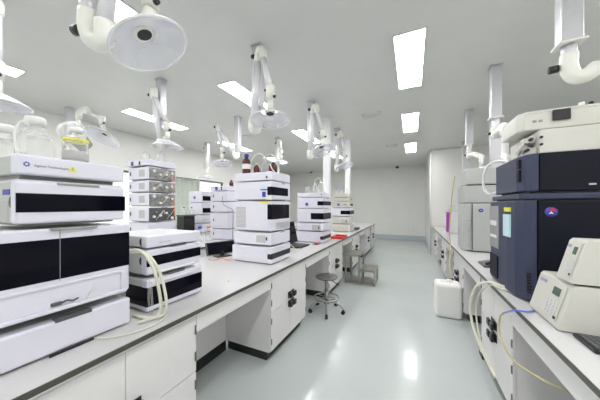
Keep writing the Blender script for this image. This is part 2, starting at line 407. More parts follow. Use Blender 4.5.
G2 = 'modules of the low stack beside the nearest one'
def ex_l1(t_, h, H, D):
    text('Agilent Technologies', .010, (.0008,-.12,.026), (PI/2,0,PI/2), M['vent'], t_)
    MB().box((-.01,-.04,-.006),(.004,.07,.002),.002).build('drip_lip', M['darkgrey'], t_)
module(-1.37,.86,1.245,.374,.446,'white top tray of the low stack second from the left',G2,extra=ex_l1,cut=.035,depth=.44)
def ex_l2(t_, h, H, D):
    MB().box((-.01,-.06,-.014),(.006,.06,-.001),.003).build('drip_lip', M['darkgrey'], t_)
    MB().box((.0,-h+.06,.012),(.012,h-.06,.026),.004).build('bottom_rail', M['white'], t_)
module(-1.372,.86,1.245,.208,.366,'white instrument with a narrow smoked window in the middle of the low stack',G2,window=(.002,.383,.060,.120),extra=ex_l2,depth=.44,cut=.09)
def ex_l3(t_, h, H, D):
    MB().box((.0,-h+.03,.165),(.010,h-.06,.178),.004).build('top_rail', M['white'], t_)
module(-1.366,.86,1.252,0,.196,'white sampler with a wide black window at the bottom of the low stack',G2,window=(.002,.39,.04,.150),extra=ex_l3,depth=.45,wrap=.20)

G3 = 'modules of the tall stack beside the laptop'
YA, YB3 = 2.14, 2.555
def ex_s1(t_, h, H, D): MB().box((-.075,-h-.002,.02),(-.055,-h+.003,.045)).build('side_mark', M['darkgrey'], t_)
module(-1.33,YA,YB3,.895,.990,'white solvent tray topping the tall stack left of the laptop, bottles on it',G3,depth=.5,side='inst',extra=ex_s1)
def ex_s2(t_, h, H, D):
    side_sticker(t_, -.10, -h+.003, .065, .045, .055, 'sticker'); side_sticker(t_, -.11, -h+.003, .145, .035, .03, 'cyan'); side_sticker(t_, -.10,-h+.003,.115,.09,.012,'sticker','writing')
    MB().box((-.01,.0,H-.02),(.003,.07,H-.008),.002).build('latch', M['midgrey'], t_)
    side_sticker(t_, -.035, -h-.001, .008, .07, .012, 'yellow')
module(-1.33,YA,YB3,.680,.889,'white instrument with blue round sticker, second from the top of the tall stack',G3,depth=.5,side='inst',window=(.03,.36,.055,.145),wrap=.05,extra=ex_s2)
def ex_s3(t_, h, H, D):
    v_ = MB()
    for k in range(6): v_.box((.0,-.12,.03+k*.012),(.003,.17,.036+k*.012))
    v_.build('front_grille', M['vent'], t_)
    side_sticker(t_, -.10, -h+.003, H-.014, .10, .016, 'yellow')
    v2 = MB()
    for k in range(16): v2.box((-.48,-h+.0025,.04+k*.0145),(-.34,-h+.0055,.049+k*.0145))
    v2.build('side_grille', M['vent'], t_)
module(-1.33,YA,YB3,.342,.674,'tall white detector with square smoked window and side grille in the tall stack',G3,depth=.5,side='inst',window=(.0,.39,.135,.295),wrap=.05,extra=ex_s3)
def side_patch(t_, h, H, D):
    v2 = MB()
    for k in range(6): v2.box((-.19+k*.02,-h+.0025,H*.25),(-.176+k*.02,-h+.0055,H*.78))
    v2.build('side_grille', M['vent'], t_)
    MB().box((-.01,-.02,H-.014),(.003,.07,H-.004),.002).build('latch', M['midgrey'], t_)
module(-1.33,YA-.01,YB3,.192,.336,'plain white module with side finger cut, second from the bottom of the tall stack',G3,depth=.5,side='inst',cut=.08,extra=side_patch)
def ex_s5(t_, h, H, D):
    MB().box((-.05,-h-.002,.055),(.004,h-.004,.120),.010).build('dark_handle', M['black'], t_)
module(-1.325,YA-.02,YB3,0,.186,'white module with a long black handle at the bottom of the tall stack',G3,depth=.52,side='inst',extra=ex_s5)

G4 = 'modules of the white stack behind the laptop'
Y4, Y4b, XF4 = 3.75, 4.17, -1.33
def ex_b1(t_, h, H, D): MB().box((-.04,-h-.002,.03),(-.02,-h+.003,.05)).build('side_mark', M['sticker'], t_)
module(XF4,Y4,Y4b,.772,.848,'white tray with bottles topping the white stack behind the laptop',G4,side='inst',depth=.48,extra=ex_b1)
def ex_b2(t_, h, H, D):
    side_sticker(t_, -.30,-h+.003,.075,.05,.05,'sticker'); side_sticker(t_, -.25,-h+.003,.082,.035,.03,'cyan')
    MB().box((-.01,-.02,H-.02),(.004,.09,H-.006),.002).build('latch', M['midgrey'], t_)
module(XF4,Y4,Y4b,.575,.766,'white blue-stickered instrument second from top of the white stack behind the laptop',G4,side='inst',depth=.48,window=(0,.41,.055,.125),wrap=.10,extra=ex_b2)
module(XF4,Y4,Y4b,.335,.569,'white detector with long smoked window in the middle of the white stack behind the laptop',G4,side='inst',depth=.48,window=(0,.41,.06,.165),wrap=.22)
def ex_b4(t_, h, H, D):
    MB().box((-.20,-h+.001,.02),(-.05,-h+.006,.115),.003).build('side_panel', M['vent'], t_)
    MB().box((-.085,-h-.001,.05),(-.065,-h+.003,.085)).build('side_mark', M['black'], t_)
module(XF4,Y4-.01,Y4b,.190,.329,'grey-panelled white module second from the bottom of the white stack behind the laptop',G4,side='inst',depth=.48,extra=ex_b4)
module(XF4,Y4-.02,Y4b,0,.184,'white module with black handle at the bottom of the white stack behind the laptop',G4,side='inst',depth=.5,extra=ex_s5)

G5 = 'modules of the beige stack at the far end of the left bench'
Y5, Y5b = 5.6, 6.03
module(-1.33,Y5,Y5b,.83,.915,'beige tray with blue-capped bottles topping the farthest stack of the left bench',G5,color='beige2',side='beige',depth=.45)
module(-1.33,Y5,Y5b,.735,.825,'thin beige module under the bottle tray of the farthest stack of the left bench',G5,color='beige2',side='beige',depth=.45,window=(.10,.25,.03,.05))
def ex_c3(t_, h, H, D): side_sticker(t_, -.27,-h+.003,.08,.06,.06,'sticker'); MB().box((-.14,-h+.0,.07),(-.07,-h+.004,.085)).build('side_mark', M['darkgrey'], t_)
module(-1.33,Y5,Y5b,.575,.730,'beige module with blue side sticker in the farthest stack of the left bench',G5,color='beige2',side='beige',depth=.45,extra=ex_c3,window=(.10,.35,.05,.10))
module(-1.32,Y5,Y5b,.370,.570,'white module with black window in the otherwise beige farthest stack',G5,side='inst',depth=.46,window=(0,.42,.05,.14),wrap=.22)
module(-1.33,Y5,Y5b,.190,.365,'beige module second from the bottom of the farthest stack of the left bench',G5,color='beige2',side='beige',depth=.45,extra=ex_b4)
module(-1.31,Y5,Y5b,0,.185,'beige module at the bottom of the farthest stack of the left bench',G5,color='beige2',side='beige',depth=.47)

GA = 'modules of the open-fronted stack behind the low stack'
XA, YAa, YAb = -3.0, 1.9, 2.29
def ex_a(seed):
    def f(t_, h, H, D):
        r = random.Random(seed)
        MB().box((-.001,-h+.012,.014),(.002,h-.012,H-.014)).build('valve_plate', M['darkgrey' if seed == 3 else 'plate'], t_)
        for i in range(4):
            y = -h+.07+i*.085; z = .04+r.random()*(H-.08)
            MB().cyl((.002,y,z),(.022,y,z),.014+.006*r.random(),n=12).build('valve', M['white'], t_)
            MB().cyl((.002,y+.03,H-z),(.018,y+.03,H-z),.010,n=10).build('fitting', M['midgrey'], t_)
        tb = MB()
        for i in range(3):
            a = -h+.05+r.random()*.2; tb.tube([(.006,a,.03),(.03,a+.03,H*.4),(.03,a+.09,H*.75),(.006,a+.12,H*.5)],.003,6)
        tb.build('capillary', M['tube'], t_)
        side_patch(t_, h, H, D)
    return f
def ex_at(t_, h, H, D):
    side_sticker(t_, -.30,-h+.003,.035,.055,.05,'sticker'); MB().box((-.16,-h+.001,.008),(-.13,-h+.0045,.055)).build('side_mark', M['black'], t_)
module(XA,YAa-.02,YAb,1.135,1.215,'white solvent tray topping the open-fronted stack on the second bench',GA,side='inst',depth=.42,extra=ex_at)
zz = 1.13
for i, l in enumerate(['topmost open-fronted module full of valves, under the tray on the second bench','second open-fronted module from the top on the second bench','third open-fronted module from the top on the second bench','fourth open-fronted module from the top, just above the low stack in view','white module mostly hidden behind the low stack, second from the bottom on the second bench','white module hidden behind the low stack at the bottom on the second bench']):
    hh = [.175,.16,.18,.20,.205,.205][i]
    module(XA,YAa,YAb,zz-hh,zz-.005,l,GA,side='inst',depth=.42,cut=hh/2,cutx=.36,cutr=.03,extra=ex_a(i) if i < 4 else None); zz -= hh
GB = 'modules of the white stack on the second bench'
XBf, YBa, YBb = -3.0, 3.33, 3.73
def ex_bt(t_, h, H, D):
    side_sticker(t_, -.27,-h+.003,.045,.06,.06,'sticker'); MB().box((-.16,-h+.001,.012),(-.135,-h+.0045,.075)).build('side_mark', M['black'], t_)
module(XBf,YBa,YBb,.90,.99,'white top tray with blue mark, of the far stack left of the tall stack',GB,side='inst',depth=.42,extra=ex_bt)
for za, zb, l in ((.70,.895,'upper white module with side finger cut, of the far stack left of the tall stack'),(.5,.695,'plain white module in the middle of the far stack left of the tall stack'),(.2,.495,'tall white module with black side patch in the far stack left of the tall stack'),(0,.195,'bottom white module of the far stack left of the tall stack')):
    module(XBf,YBa,YBb,za,zb,l,GB,side='inst',depth=.42,cut=(zb-za)*.55,cutx=.33,cutr=.03)
GC = 'modules of the stack on the farthest bench'
for i, (za, zb, l) in enumerate(((.70,.99,'white module with blue sticker topping the stack on the farthest bench'),(.40,.695,'white module with black window in the stack on the farthest bench'),(.18,.395,'white module second from the bottom on the farthest bench'),(0,.175,'bottom white module of the stack on the farthest bench'))):
    module(-4.7,4.3,4.75,za,zb,l,GC,side='inst',depth=.45,window=((.03,.44,.05,.17) if i<2 else None),extra=(lambda t_,h,H,D: side_sticker(t_,-.25,-h+.003,.13,.07,.07,'sticker')) if i==0 else None)

# ------------------------------------------------------------ fume extraction arms
def arm(cx, cy, low, top1, top2, hood, label, zcol=2.53, tilt=(0,0), r=.04, hood_on=True, hr=.19):
    t_ = thing('extraction_arm', (cx, cy, CZ), label, 'extraction arm', 'extraction arms hanging from the ceiling')
    L = lambda p: V(p)-V((cx,cy,CZ))
    MB().box((-.054,-.045,zcol-CZ),(.054,.045,-.012),.010,3).build('ceiling_column', M['alu'], t_)
    MB().box((-.064,-.055,-.010),(.064,.055,0),.003).build('ceiling_flange', M['alu'], t_)
    MB().box((-.068,-.057,zcol-CZ-.014),(.068,.057,zcol-CZ),.004).build('column_end_plate', M['cream'], t_)
    z1 = low[2]+.11
    MB().cyl((0,0,z1-CZ-.01),(0,0,zcol-CZ-.014),r*.95).build('riser', M['alu'], t_)
    lo = L(low)
    MB().tube([(0,0,z1-CZ+.02),(0,0,z1-CZ-.07),lo*.35+V((0,0,(low[2]-.03-CZ)*.65)),lo+V((0,0,-.03)),lo+(L(top1)-lo).normalized()*.06+V((0,0,0))],r*1.1,16).build('swivel_joint', M['cream'], t_)
    kn = MB(); d = V((lo.x,lo.y,0)).normalized() if V((lo.x,lo.y)).length > .01 else V((1,0,0))
    b = V((0,0,z1-CZ-.06)); kn.cyl(b-d*.05, b-d*.095, .024, n=14)
    kn.build('friction_knob', M['black'], t_)
    MB().cyl(lo+(L(top1)-lo).normalized()*.03, L(top1), r*.88).build('lower_arm', M['armtube'], t_)
    j = MB().tube([L(top1)-(L(top1)-lo).normalized()*.08, L(top1), (L(top1)+L(top2))/2+V((0,0,.035)), L(top2), L(top2)-V((0,0,.08))], r*1.05, 14)
    j.build('elbow_joint', M['cream'], t_)
    e = L(top1); k2 = MB().cyl(e-V((.05,0,0)), e-V((.085,0,0)), .020, n=12); k2.build('elbow_knob', M['black'], t_)
    if not hood_on: return t_
    # hood tilt
    tm = Matrix.Rotation(tilt[1],4,'Y') @ Matrix.Rotation(tilt[0],4,'X')
    H = L(hood); nk = H+V((0,0,.20))
    MB().cyl(L(top2)-V((0,0,.05)), nk+V((0,0,.10)), r*.80).build('upper_arm', M['armtube'], t_)
    MB().cyl(nk+V((0,0,.13)), nk, r*1.1, r*1.0).cyl(nk, H+tm@V((0,0,.094)), r*.72, r*.8).build('hood_joint', M['cream'], t_)
    MB().cyl(nk+V((.035,0,.02)), nk+V((.062,0,.02)), .014, n=10).build('hood_knob', M['black'], t_)
    MB().cyl(nk+V((-.035,0,.10)), nk+V((-.06,0,.10)), .014, n=10).build('hood_knob', M['black'], t_)
    pr = [(.045,.078),(.055,.076),(.085,.068),(.12,.053),(.155,.030),(hr-.008,.005),(hr,0)]
    ho = MB(); ho.lathe(pr + [(hr-.005,-.001)] + [(a-.003,b_-.003) for a, b_ in pr[:-1][::-1]], n=44)
    o = ho.build('hood_dome', M['dome'], t_); o.location = H; o.rotation_euler = (tilt[0],tilt[1],0)
    rm = MB(); t = [(hr*math.cos(2*PI*k/44), hr*math.sin(2*PI*k/44), 0) for k in range(45)]
    rm.tube(t, .0065, 8, sm=False); o = rm.build('hood_rim', M['white'], t_); o.location = H; o.rotation_euler = (tilt[0],tilt[1],0)
    a, b = tm @ V((0,0,.082)), tm @ V((0,0,.066))
    MB().cyl(H+a, H+b, .052).build('hood_collar', M['cream'], t_)
    c_ = tm @ V((0,0,.0645)); MB().cyl(H+b, H+c_, .036).build('duct_opening', M['black'], t_)
    return t_
def std(cx, cy, hood, label, **k):
    return arm(cx, cy, (cx+.02,cy-.12,2.29), (cx+.07,cy-.09,3.02), (cx+.14,cy-.12,3.02), hood, label, **k)
arm(-1.46,.63,(-1.37,.65,2.31),(-1.30,.68,3.0),(-1.22,.76,3.0),(-1.262,.812,2.322),'large nearest extraction arm at the top left with its clear hood seen from below',tilt=(.225,-.407))
std(-1.49,2.12,(-1.233,1.955,2.296),'folded extraction arm over the tall stack, left of the picture middle',tilt=(-.098,-.078))
std(-1.49,3.62,(-1.291,3.605,2.355),'folded extraction arm over the laptop, in front of the first white trunk',tilt=(-.137,-.413))
std(-1.49,5.11,(-1.28,4.95,2.30),'smaller folded extraction arm just before the second white trunk',tilt=(-.1,-.3))
arm(-3.05,.62,(-2.98,.60,2.3),(-3.0,.60,3.05),(-2.93,.675,3.05),(-2.92,.675,2.26),'extraction arm cut off by the left edge of the picture')
arm(-3.07,2.12,(-2.98,2.05,2.28),(-3.09,2.02,2.95),(-3.0,1.98,2.95),(-2.93,2.11,2.25),'extraction arm over the open-fronted stack on the second bench',zcol=2.66)
arm(-3.02,3.63,(-3.0,3.55,2.42),(-3.42,3.52,3.02),(-3.38,3.48,3.0),(-3.37,3.587,2.293),'extraction arm with a slanting tube left of the tall stack',tilt=(-.135,-.19))
std(-3.03,5.15,(-2.9,5.1,2.52),'far extraction arm seen just above the bottles of the tall stack')
arm(-5.0,4.75,(-4.95,4.7,2.4),(-5.0,4.72,3.02),(-4.94,4.7,3.02),(-5.0,4.7,2.22),'far extraction arm hanging before the curtained window')
arm(-5.4,2.05,(-5.3,2.1,2.45),(-5.0,2.02,3.0),(-4.7,2.0,3.02),(-4.45,2.09,2.56),'extraction arm with tilted clear hood behind the bottles on the nearest stack',tilt=(-.5,-.05),hr=.24)
arm(.93,2.15,(1.0,2.14,2.33),(1.95,2.3,2.62),(1.97,2.38,2.60),(1.9,2.6,2.1),'near extraction arm at the right edge of the picture, reaching right',zcol=2.53)
def duct(pts, r, name, label, cat, m='cream', grp=None):
    t_ = thing(name, pts[0], label, cat, grp); p0 = V(pts[0]); P = [V(p)-p0 for p in pts]
    return t_, P
# right column two: arm reaching forward to the pipe on the navy instrument
def arm_r(cx, cy, pts, label, zcol, drop=.05):
    t_ = thing('extraction_arm', (cx, cy, CZ), label, 'extraction arm', 'extraction arms hanging from the ceiling')
    o = V((cx,cy,CZ)); P = [V(p)-o for p in pts]
    MB().box((-.054,-.045,zcol-CZ),(.054,.045,-.012),.010,3).build('ceiling_column', M['alu'], t_)
    MB().box((-.064,-.055,-.010),(.064,.055,0),.003).build('ceiling_flange', M['alu'], t_)
    MB().box((-.068,-.057,zcol-CZ-.014),(.068,.057,zcol-CZ),.004).build('column_end_plate', M['cream'], t_)
    MB().cyl((0,0,P[0].z+.02),(0,0,zcol-CZ-.014),.038).build('riser', M['duct'], t_)
    MB().tube([(0,0,P[0].z+.06),P[0],P[0]+(P[1]-P[0])*.12+V((0,0,-.04)),P[0]+(P[1]-P[0])*.25+V((0,0,-.02))],.048,16).build('swivel_joint', M['cream'], t_)
    MB().tube([P[0]+(P[1]-P[0])*.22+V((0,0,-.02))]+P[1:],.040,14).build('arm_tube', M['cream'], t_)
    MB().cyl(P[0]+V((-.045,0,-.01)),P[0]+V((-.075,0,-.01)),.018,n=12).build('friction_knob', M['black'], t_)
    e = P[-1]; MB().cyl(e+V((0,0,.02)), e+V((0,0,-drop)), .030).build('nozzle', M['white'], t_)
    return t_
arm_r(.93,3.65,[(.93,3.65,2.37),(.86,3.1,2.28),(.77,2.8,2.2),(.755,2.72,2.14)],'extraction arm right of the aisle reaching down to the top of the navy instrument',2.55)
arm_r(.93,5.12,[(.93,5.12,2.39),(.92,4.7,2.31),(.905,4.35,2.22),(.90,4.16,2.165)],'farthest extraction arm of the right side, ending above the grey instrument',2.57,drop=.14)
t_ = thing('exhaust_pipe', (.735,2.56,1.81), 'white plastic exhaust pipe with two bends on top of the navy instrument', 'pipe')
MB().tube([(0,0,0),(0,0,.05),(.0,.02,.075),(.005,.06,.08),(.01,.10,.085),(.015,.13,.11),(.02,.14,.16),(.02,.14,.265)],.026,16).build('pipe', M['white'], t_)
MB().cyl((0,0,0),(0,0,.012),.042).cyl((0,0,.03),(0,0,.05),.036).build('collar', M['white'], t_)

# white service trunks
def trunk(x, y, w_, lab, m='duct'):
    t_ = thing('service_trunk', (x, y, BT), lab, 'service column', 'vertical service trunks on the benches')
    MB().box((-w_/2,-.05,0),(w_/2,.05,CZ-BT-.02),.008,3).build('trunk', M[m], t_)
    MB().box((-w_/2-.015,-.065,CZ-BT-.02),(w_/2+.015,.065,CZ-BT),.003).build('ceiling_collar', M[m], t_)
trunk(-1.5,4.44,.13,'white service trunk between laptop and far beige stack, nearer of the two')
trunk(-1.5,6.11+.02,.13,'white service trunk behind the beige stack, farther of the two')
trunk(1.3,5.13,.14,'grey service trunk behind the second hanging column on the right','alu')
trunk(1.3,7.6,.16,'grey service trunk behind the farthest hanging column on the right','alu')

# ------------------------------------------------------------ bottles
def bottle(x, y, z, r, h, label, cap='white', body='glass', group=None, lab=None, fill=None, n=24):
    t_ = thing('reagent_bottle', (x, y, z), label, 'bottle', group)
    nr = r*.42; sh = h*.66
    pr = [(.0005,0),(r*.9,0),(r,.01*h/.2),(r,sh*.92),(r*.93,sh*1.02),(r*.7,sh*1.12),(nr,sh*1.2),(nr,h*.9),(.0005,h*.9)]
    MB().lathe(pr, n=n).build('body', M[body], t_)
    MB().lathe([(.0005,h*.86),(nr*1.3,h*.86),(nr*1.3,h*.985),(nr*1.15,h),(.0005,h)], n=n).build('cap', M[cap], t_)
    if lab:
        MB().lathe([(r*1.01,sh*.35),(r*1.012,sh*.36),(r*1.012,sh*.72),(r*1.01,sh*.73)], n=n).build('label_band', M[lab], t_)
    return t_
ZT = BT
# nearest stack top (z .808)
zt = BT+.824
GT = 'glass bottles on the nearest stack'
def jug(x, y, z, w_, h, label, rz):
    t_ = thing('solvent_bottle', (x, y, z), label, 'bottle', GT, rz)
    MB().box((-w_/2,-w_/2,0),(w_/2,w_/2,h*.60),w_*.22,5).lathe([(w_*.46,h*.50),(w_*.44,h*.62),(w_*.30,h*.72),(w_*.27,h*.76),(w_*.27,h*.86)]).build('body', M['glass'], t_)
    MB().lathe([(.0005,h*.80),(w_*.34,h*.80),(w_*.34,h*.95),(w_*.30,h),(.0005,h)]).build('cap', M['white'], t_)
    MB().tube([(w_*.2,-w_*.36,h*.74),(w_*.1,-w_*.55,h*.8),(-.01,-w_*.62,h*.5),(0,-w_*.6,h*.1)],.005,8).build('handle', M['white'], t_)
    return t_
jug(-1.50,.455,zt,.100,.185,'large clear glass bottle with white cap at the left on the nearest stack',.3)
jug(-1.64,.40,zt,.09,.155,'clear glass bottle at the left edge of the picture on the nearest stack',.1)
t_ = bottle(-1.44,.570,zt,.046,.165,'clear glass bottle with yellow tape and grey label on the nearest stack','white',group=GT)
MB().lathe([(.0475,.098),(.0485,.099),(.0485,.108),(.0475,.109)]).build('tape', M['yellow'], t_)
MB().lathe([(.0474,.012),(.0482,.013),(.0482,.050),(.0474,.051)]).build('label_band', M['vent'], t_)
t_ = thing('filter_funnel', (-1.57,.67,zt), 'grey-collared clear filter funnel tilted beside the yellow-taped bottle', 'funnel')
m_ = Matrix.Rotation(.9,4,'X')@Matrix.Rotation(.3,4,'Y')
MB().lathe([(.0005,-.02),(.036,-.02),(.038,.02),(.03,.024),(.0005,.024)], (0,-.02,.125), mtx=m_).build('collar', M['midgrey'], t_)
MB().lathe([(.03,.02),(.055,.05),(.058,.085),(.04,.11),(.0005,.115)], (0,-.02,.125), mtx=m_).build('bowl', M['glass'], t_)
MB().cyl((0,0,0),(0,-.01,.11),.018).cyl((0,0,0),(0,0,.006),.04).build('stand', M['white'], t_)
# tall stack top (z .975)
zt = BT+.990
GS = 'bottles and flasks on the tall stack'
bottle(-1.72,2.22,zt,.047,.225,'amber bottle with blue cap and white label on the tall stack','blue','amber',GS,'white')
bottle(-1.65,2.32,zt,.036,.13,'small amber flask next to the blue-capped bottle on the tall stack','white','amber',GS)
t_ = bottle(-1.45,2.36,zt,.050,.15,'squat amber bottle with pale cap at the right on the tall stack','white','amber',GS)
MB().tube([(-.03,-.02,.09),(-.01,-.055,.11),(.02,-.052,.05),(.04,-.03,.02)],.006,8).build('tube', M['white'], t_)
t_ = thing('round_flask', (-1.58,2.40,zt), 'clear round flask with arching tubing on the tall stack', 'flask', GS)
MB().lathe([(.0005,0),(.04,.004),(.062,.04),(.066,.065),(.055,.10),(.03,.13),(.02,.15),(.02,.19),(.0005,.192)]).build('body', M['glass'], t_)
MB().lathe([(.0005,.185),(.026,.185),(.026,.21),(.0005,.212)]).build('stopper', M['white'], t_)
MB().tube([(0,0,.21),(-.06,-.04,.25),(-.13,-.08,.20),(-.15,-.09,.08),(-.15,-.09,.004)],.005,8).tube([(0,0,.21),(.05,.02,.25),(.11,.04,.20),(.13,.06,.10),(.13,.06,.004)],.005,8).build('tubing', M['white'], t_)
# white stack
zt = BT+.848; GS = 'bottles on the white stack behind the laptop'
bottle(-1.66,3.86,zt,.042,.14,'blue-capped clear bottle on the white stack behind the laptop','blue',group=GS)
bottle(-1.565,3.99,zt,.05,.17,'white-capped clear flask, middle one on the white stack behind the laptop',group=GS)
t_ = bottle(-1.43,3.92,zt,.05,.19,'white-capped clear flask with tubing, right one on the white stack behind the laptop',group=GS)
MB().tube([(0,0,.19),(-.04,-.02,.26),(-.10,-.03,.22),(-.12,-.03,.1)],.005,8).tube([(0,0,.19),(.05,0,.25),(.07,0,.1),(.07,0,.01)],.005,8).build('tubing', M['white'], t_)
zt = BT+.915; GS = 'bottles on the beige stack'
bottle(-1.68,5.70,zt,.042,.14,'left blue-capped bottle on the far beige stack','blue',group=GS)
bottle(-1.56,5.72,zt,.042,.14,'middle blue-capped bottle on the far beige stack','blue',group=GS)
t_ = bottle(-1.44,5.74,zt,.035,.16,'white-capped bottle with a looping tube on the far beige stack','white',group=GS)
MB().tube([(0,0,.16),(-.04,0,.28),(-.10,0,.30),(-.14,0,.22)],.005,8).build('tubing', M['white'], t_)
zt = BT+1.215; GS = 'flasks on the open-fronted stack'
bottle(-3.18,1.98,zt,.05,.12,'clear flask at the left on the open-fronted stack','white',group=GS)
bottle(-3.10,2.14,zt,.05,.15,'clear flask at the right on the open-fronted stack','white',group=GS)
zt = BT+.99
bottle(-3.15,3.6,zt,.04,.13,'amber bottle with blue cap on the far stack left of the tall stack','blue','amber')
bottle(-3.30,2.98,BT,.062,.27,'clear bottle with blue cap standing on the second bench','blue',group='bottles on the second bench')
bottle(-3.26,3.14,BT,.062,.27,'clear bottle with orange cap standing on the second bench','orange',group='bottles on the second bench')
bottle(-3.62,2.62,BT,.055,.20,'small clear bottle with blue cap before the curtain on the second bench','blue',group='bottles on the second bench')
bottle(-3.75,2.72,BT,.055,.18,'small clear bottle with white cap before the curtain on the second bench','white',group='bottles on the second bench')
t_ = thing('equipment_case', (-4.80,3.93,BT), 'black equipment case with bottles in it before the curtained window', 'case')
MB().box((-.12,-.15,.0),(.12,.15,.38),.01).build('body', M['black'], t_); MB().box((-.13,-.16,.381),(.13,.16,.41),.005).build('lid', M['darkgrey'], t_)
for i, (yy, cc) in enumerate(((3.825,'blue'),(3.93,'white'),(4.035,'blue'))):
    bottle(-4.74,yy,BT+.41,.045,.19,['blue-capped bottle at the left on the black case','white-capped bottle in the middle on the black case','blue-capped bottle at the right on the black case'][i],cc,group='bottles on the black case')

# ------------------------------------------------------------ things on the left bench
t_ = thing('computer_monitor', (-2.12,2.26,BT), 'low black monitor lying back at the rear edge of the left bench', 'monitor', rz=-.35)
rm = Matrix.Rotation(-.35,4,'Y')
MB().box((-.012,-.19,.025),(.012,.19,.185),.005,mtx=rm).build('screen_casing', M['darkgrey'], t_)
MB().box((.012,-.175,.035),(.014,.175,.175),mtx=rm).build('screen', M['window'], t_)
MB().box((-.07,-.09,0),(.07,.09,.010),.003).box((-.02,-.02,.008),(.01,.02,.06)).build('stand', M['black'], t_)
o = MB().tube([(-2.10,2.02,.857),(-2.02,2.05,.857),(-1.98,2.12,.870),(-1.92,2.10,.857),(-1.85,2.118,.857)],.005,8).build('cable', M['orange']); tag(o,'thin orange cable between the low black monitor and the tall stack','cable')
t_ = thing('laptop', (-1.50,3.30,BT), 'black laptop standing open between the tall stack and the white stack', 'laptop')
MB().box((-.24,-.17,0),(.04,.17,.022),.004).build('keyboard_base', M['black'], t_)
ky = MB()
for i in range(5):
    for j in range(13): ky.box((-.18+i*.026,-.15+j*.0232,.022),(-.158+i*.026,-.131+j*.0232,.024))
ky.build('keys', M['darkgrey'], t_)
rm = Matrix.Translation((-.235,0,.02))@Matrix.Rotation(-.22,4,'Y')
MB().box((-.012,-.01,0),(0,.33,.35),.004,mtx=rm).build('lid', M['black'], t_)
MB().box((0,.005,.015),(.0015,.315,.335),mtx=rm).build('screen', M['window'], t_)
o = MB().tube([(-1.74,2.60,1.0),(-1.68,2.72,1.05),(-1.52,2.85,.97),(-1.44,2.95,.872),(-1.455,3.1,.860)],.006,8).build('cable', M['tube']); tag(o,'cream cable arching from the tall stack down to the laptop','cable')
t_ = thing('red_mouse', (-1.40,3.62,BT), 'small red and black computer mouse right of the laptop', 'mouse')
MB().sphere((0,0,.017),.035,(1,1.4,.48)).build('shell', M['red'], t_); MB().box((-.05,-.075,0),(.05,.075,.003),.001).build('pad', M['black'], t_)
t_ = thing('red_tray', (-1.28,4.55,BT), 'shallow red tray between the two far stacks', 'tray')
MB().box((-.11,-.2,0),(.11,.2,.006)).box((-.11,-.2,.006),(-.10,.2,.04)).box((.10,-.2,.006),(.11,.2,.04)).box((-.1,-.2,.006),(.1,-.19,.04)).box((-.1,.19,.006),(.1,.2,.04)).build('tray', M['red'], t_)
MB().box((-.09,-.18,.007),(.09,-.04,.03),.004).build('lid_box', M['red'], t_)
t_ = thing('small_black_box', (-1.32,6.35,BT), 'small dark box at the right of the far beige stack', 'box')
MB().box((-.07,-.1,0),(.07,.1,.05),.005).build('body', M['darkgrey'], t_); MB().box((-.06,-.09,.05),(.06,.09,.055)).build('lid', M['black'], t_)
t_ = thing('sample_cap', (-1.36,1.52,BT), 'tiny yellow sample cap lying on the left worktop', 'bead'); MB().lathe([(.0005,0),(.007,0),(.007,.008),(.0005,.009)]).build('cap', M['yellow'], t_)  # loose yellow sample cap left on the worktop
# tubing bundle by the low stack
o = MB().tube([(-1.46,.80,1.21),(-1.35,.81,1.225),(-1.27,.83,1.14),(-1.245,.85,1.0),(-1.25,.86,.90),(-1.27,.84,.862),(-1.33,.815,.860),(-1.40,.808,.860)],.0085,10).build('drain_tube', M['tube']); tag(o,'thick cream drain tube arching down between the two near stacks','tube','tubes between the near stacks')
o = MB().tube([(-1.44,.82,1.20),(-1.33,.83,1.21),(-1.25,.85,1.12),(-1.222,.87,.98),(-1.228,.875,.89),(-1.25,.86,.864),(-1.28,.80,.862),(-1.29,.765,.862)],.0075,10).build('drain_tube', M['tube']); tag(o,'outer cream drain tube curving lowest over the worktop edge','tube','tubes between the near stacks')
o = MB().tube([(-1.36,.835,1.06),(-1.335,.85,1.05),(-1.33,.845,.95),(-1.32,.85,.885),(-1.30,.845,.88),(-1.30,.845,.95),(-1.305,.84,1.05)],.005,8).build('drain_tube', M['glass']); tag(o,'narrow clear tube hanging straight beside the low stack','tube','tubes between the near stacks')
o = MB().tube([(-1.33,.60,.857),(-1.27,.63,.856),(-1.22,.70,.856),(-1.20,.78,.857),(-1.21,.84,.860),(-1.25,.90,.857)],.004,8).build('drain_tube', M['tube']); tag(o,'thin cream tube lying on the worktop in front of the nearest stack','tube','tubes between the near stacks')
o = MB().tube([(-2.98,2.20,1.93),(-2.95,2.21,1.80),(-2.955,2.22,1.6),(-2.95,2.23,1.45),(-2.96,2.24,1.33)],.005,8).build('sample_line', M['orange']); tag(o,'thin orange line hanging over the open fronts of the valve stack','tube')
o = MB().tube([(-3.1,3.30,1.65),(-3.05,3.28,1.5),(-2.96,3.3,1.45),(-2.94,3.4,1.38),(-2.96,3.42,1.1),(-2.95,3.4,.87)],.006,8).build('cable', M['midgrey']); tag(o,'grey cable hanging down the far stack left of the tall stack','cable')

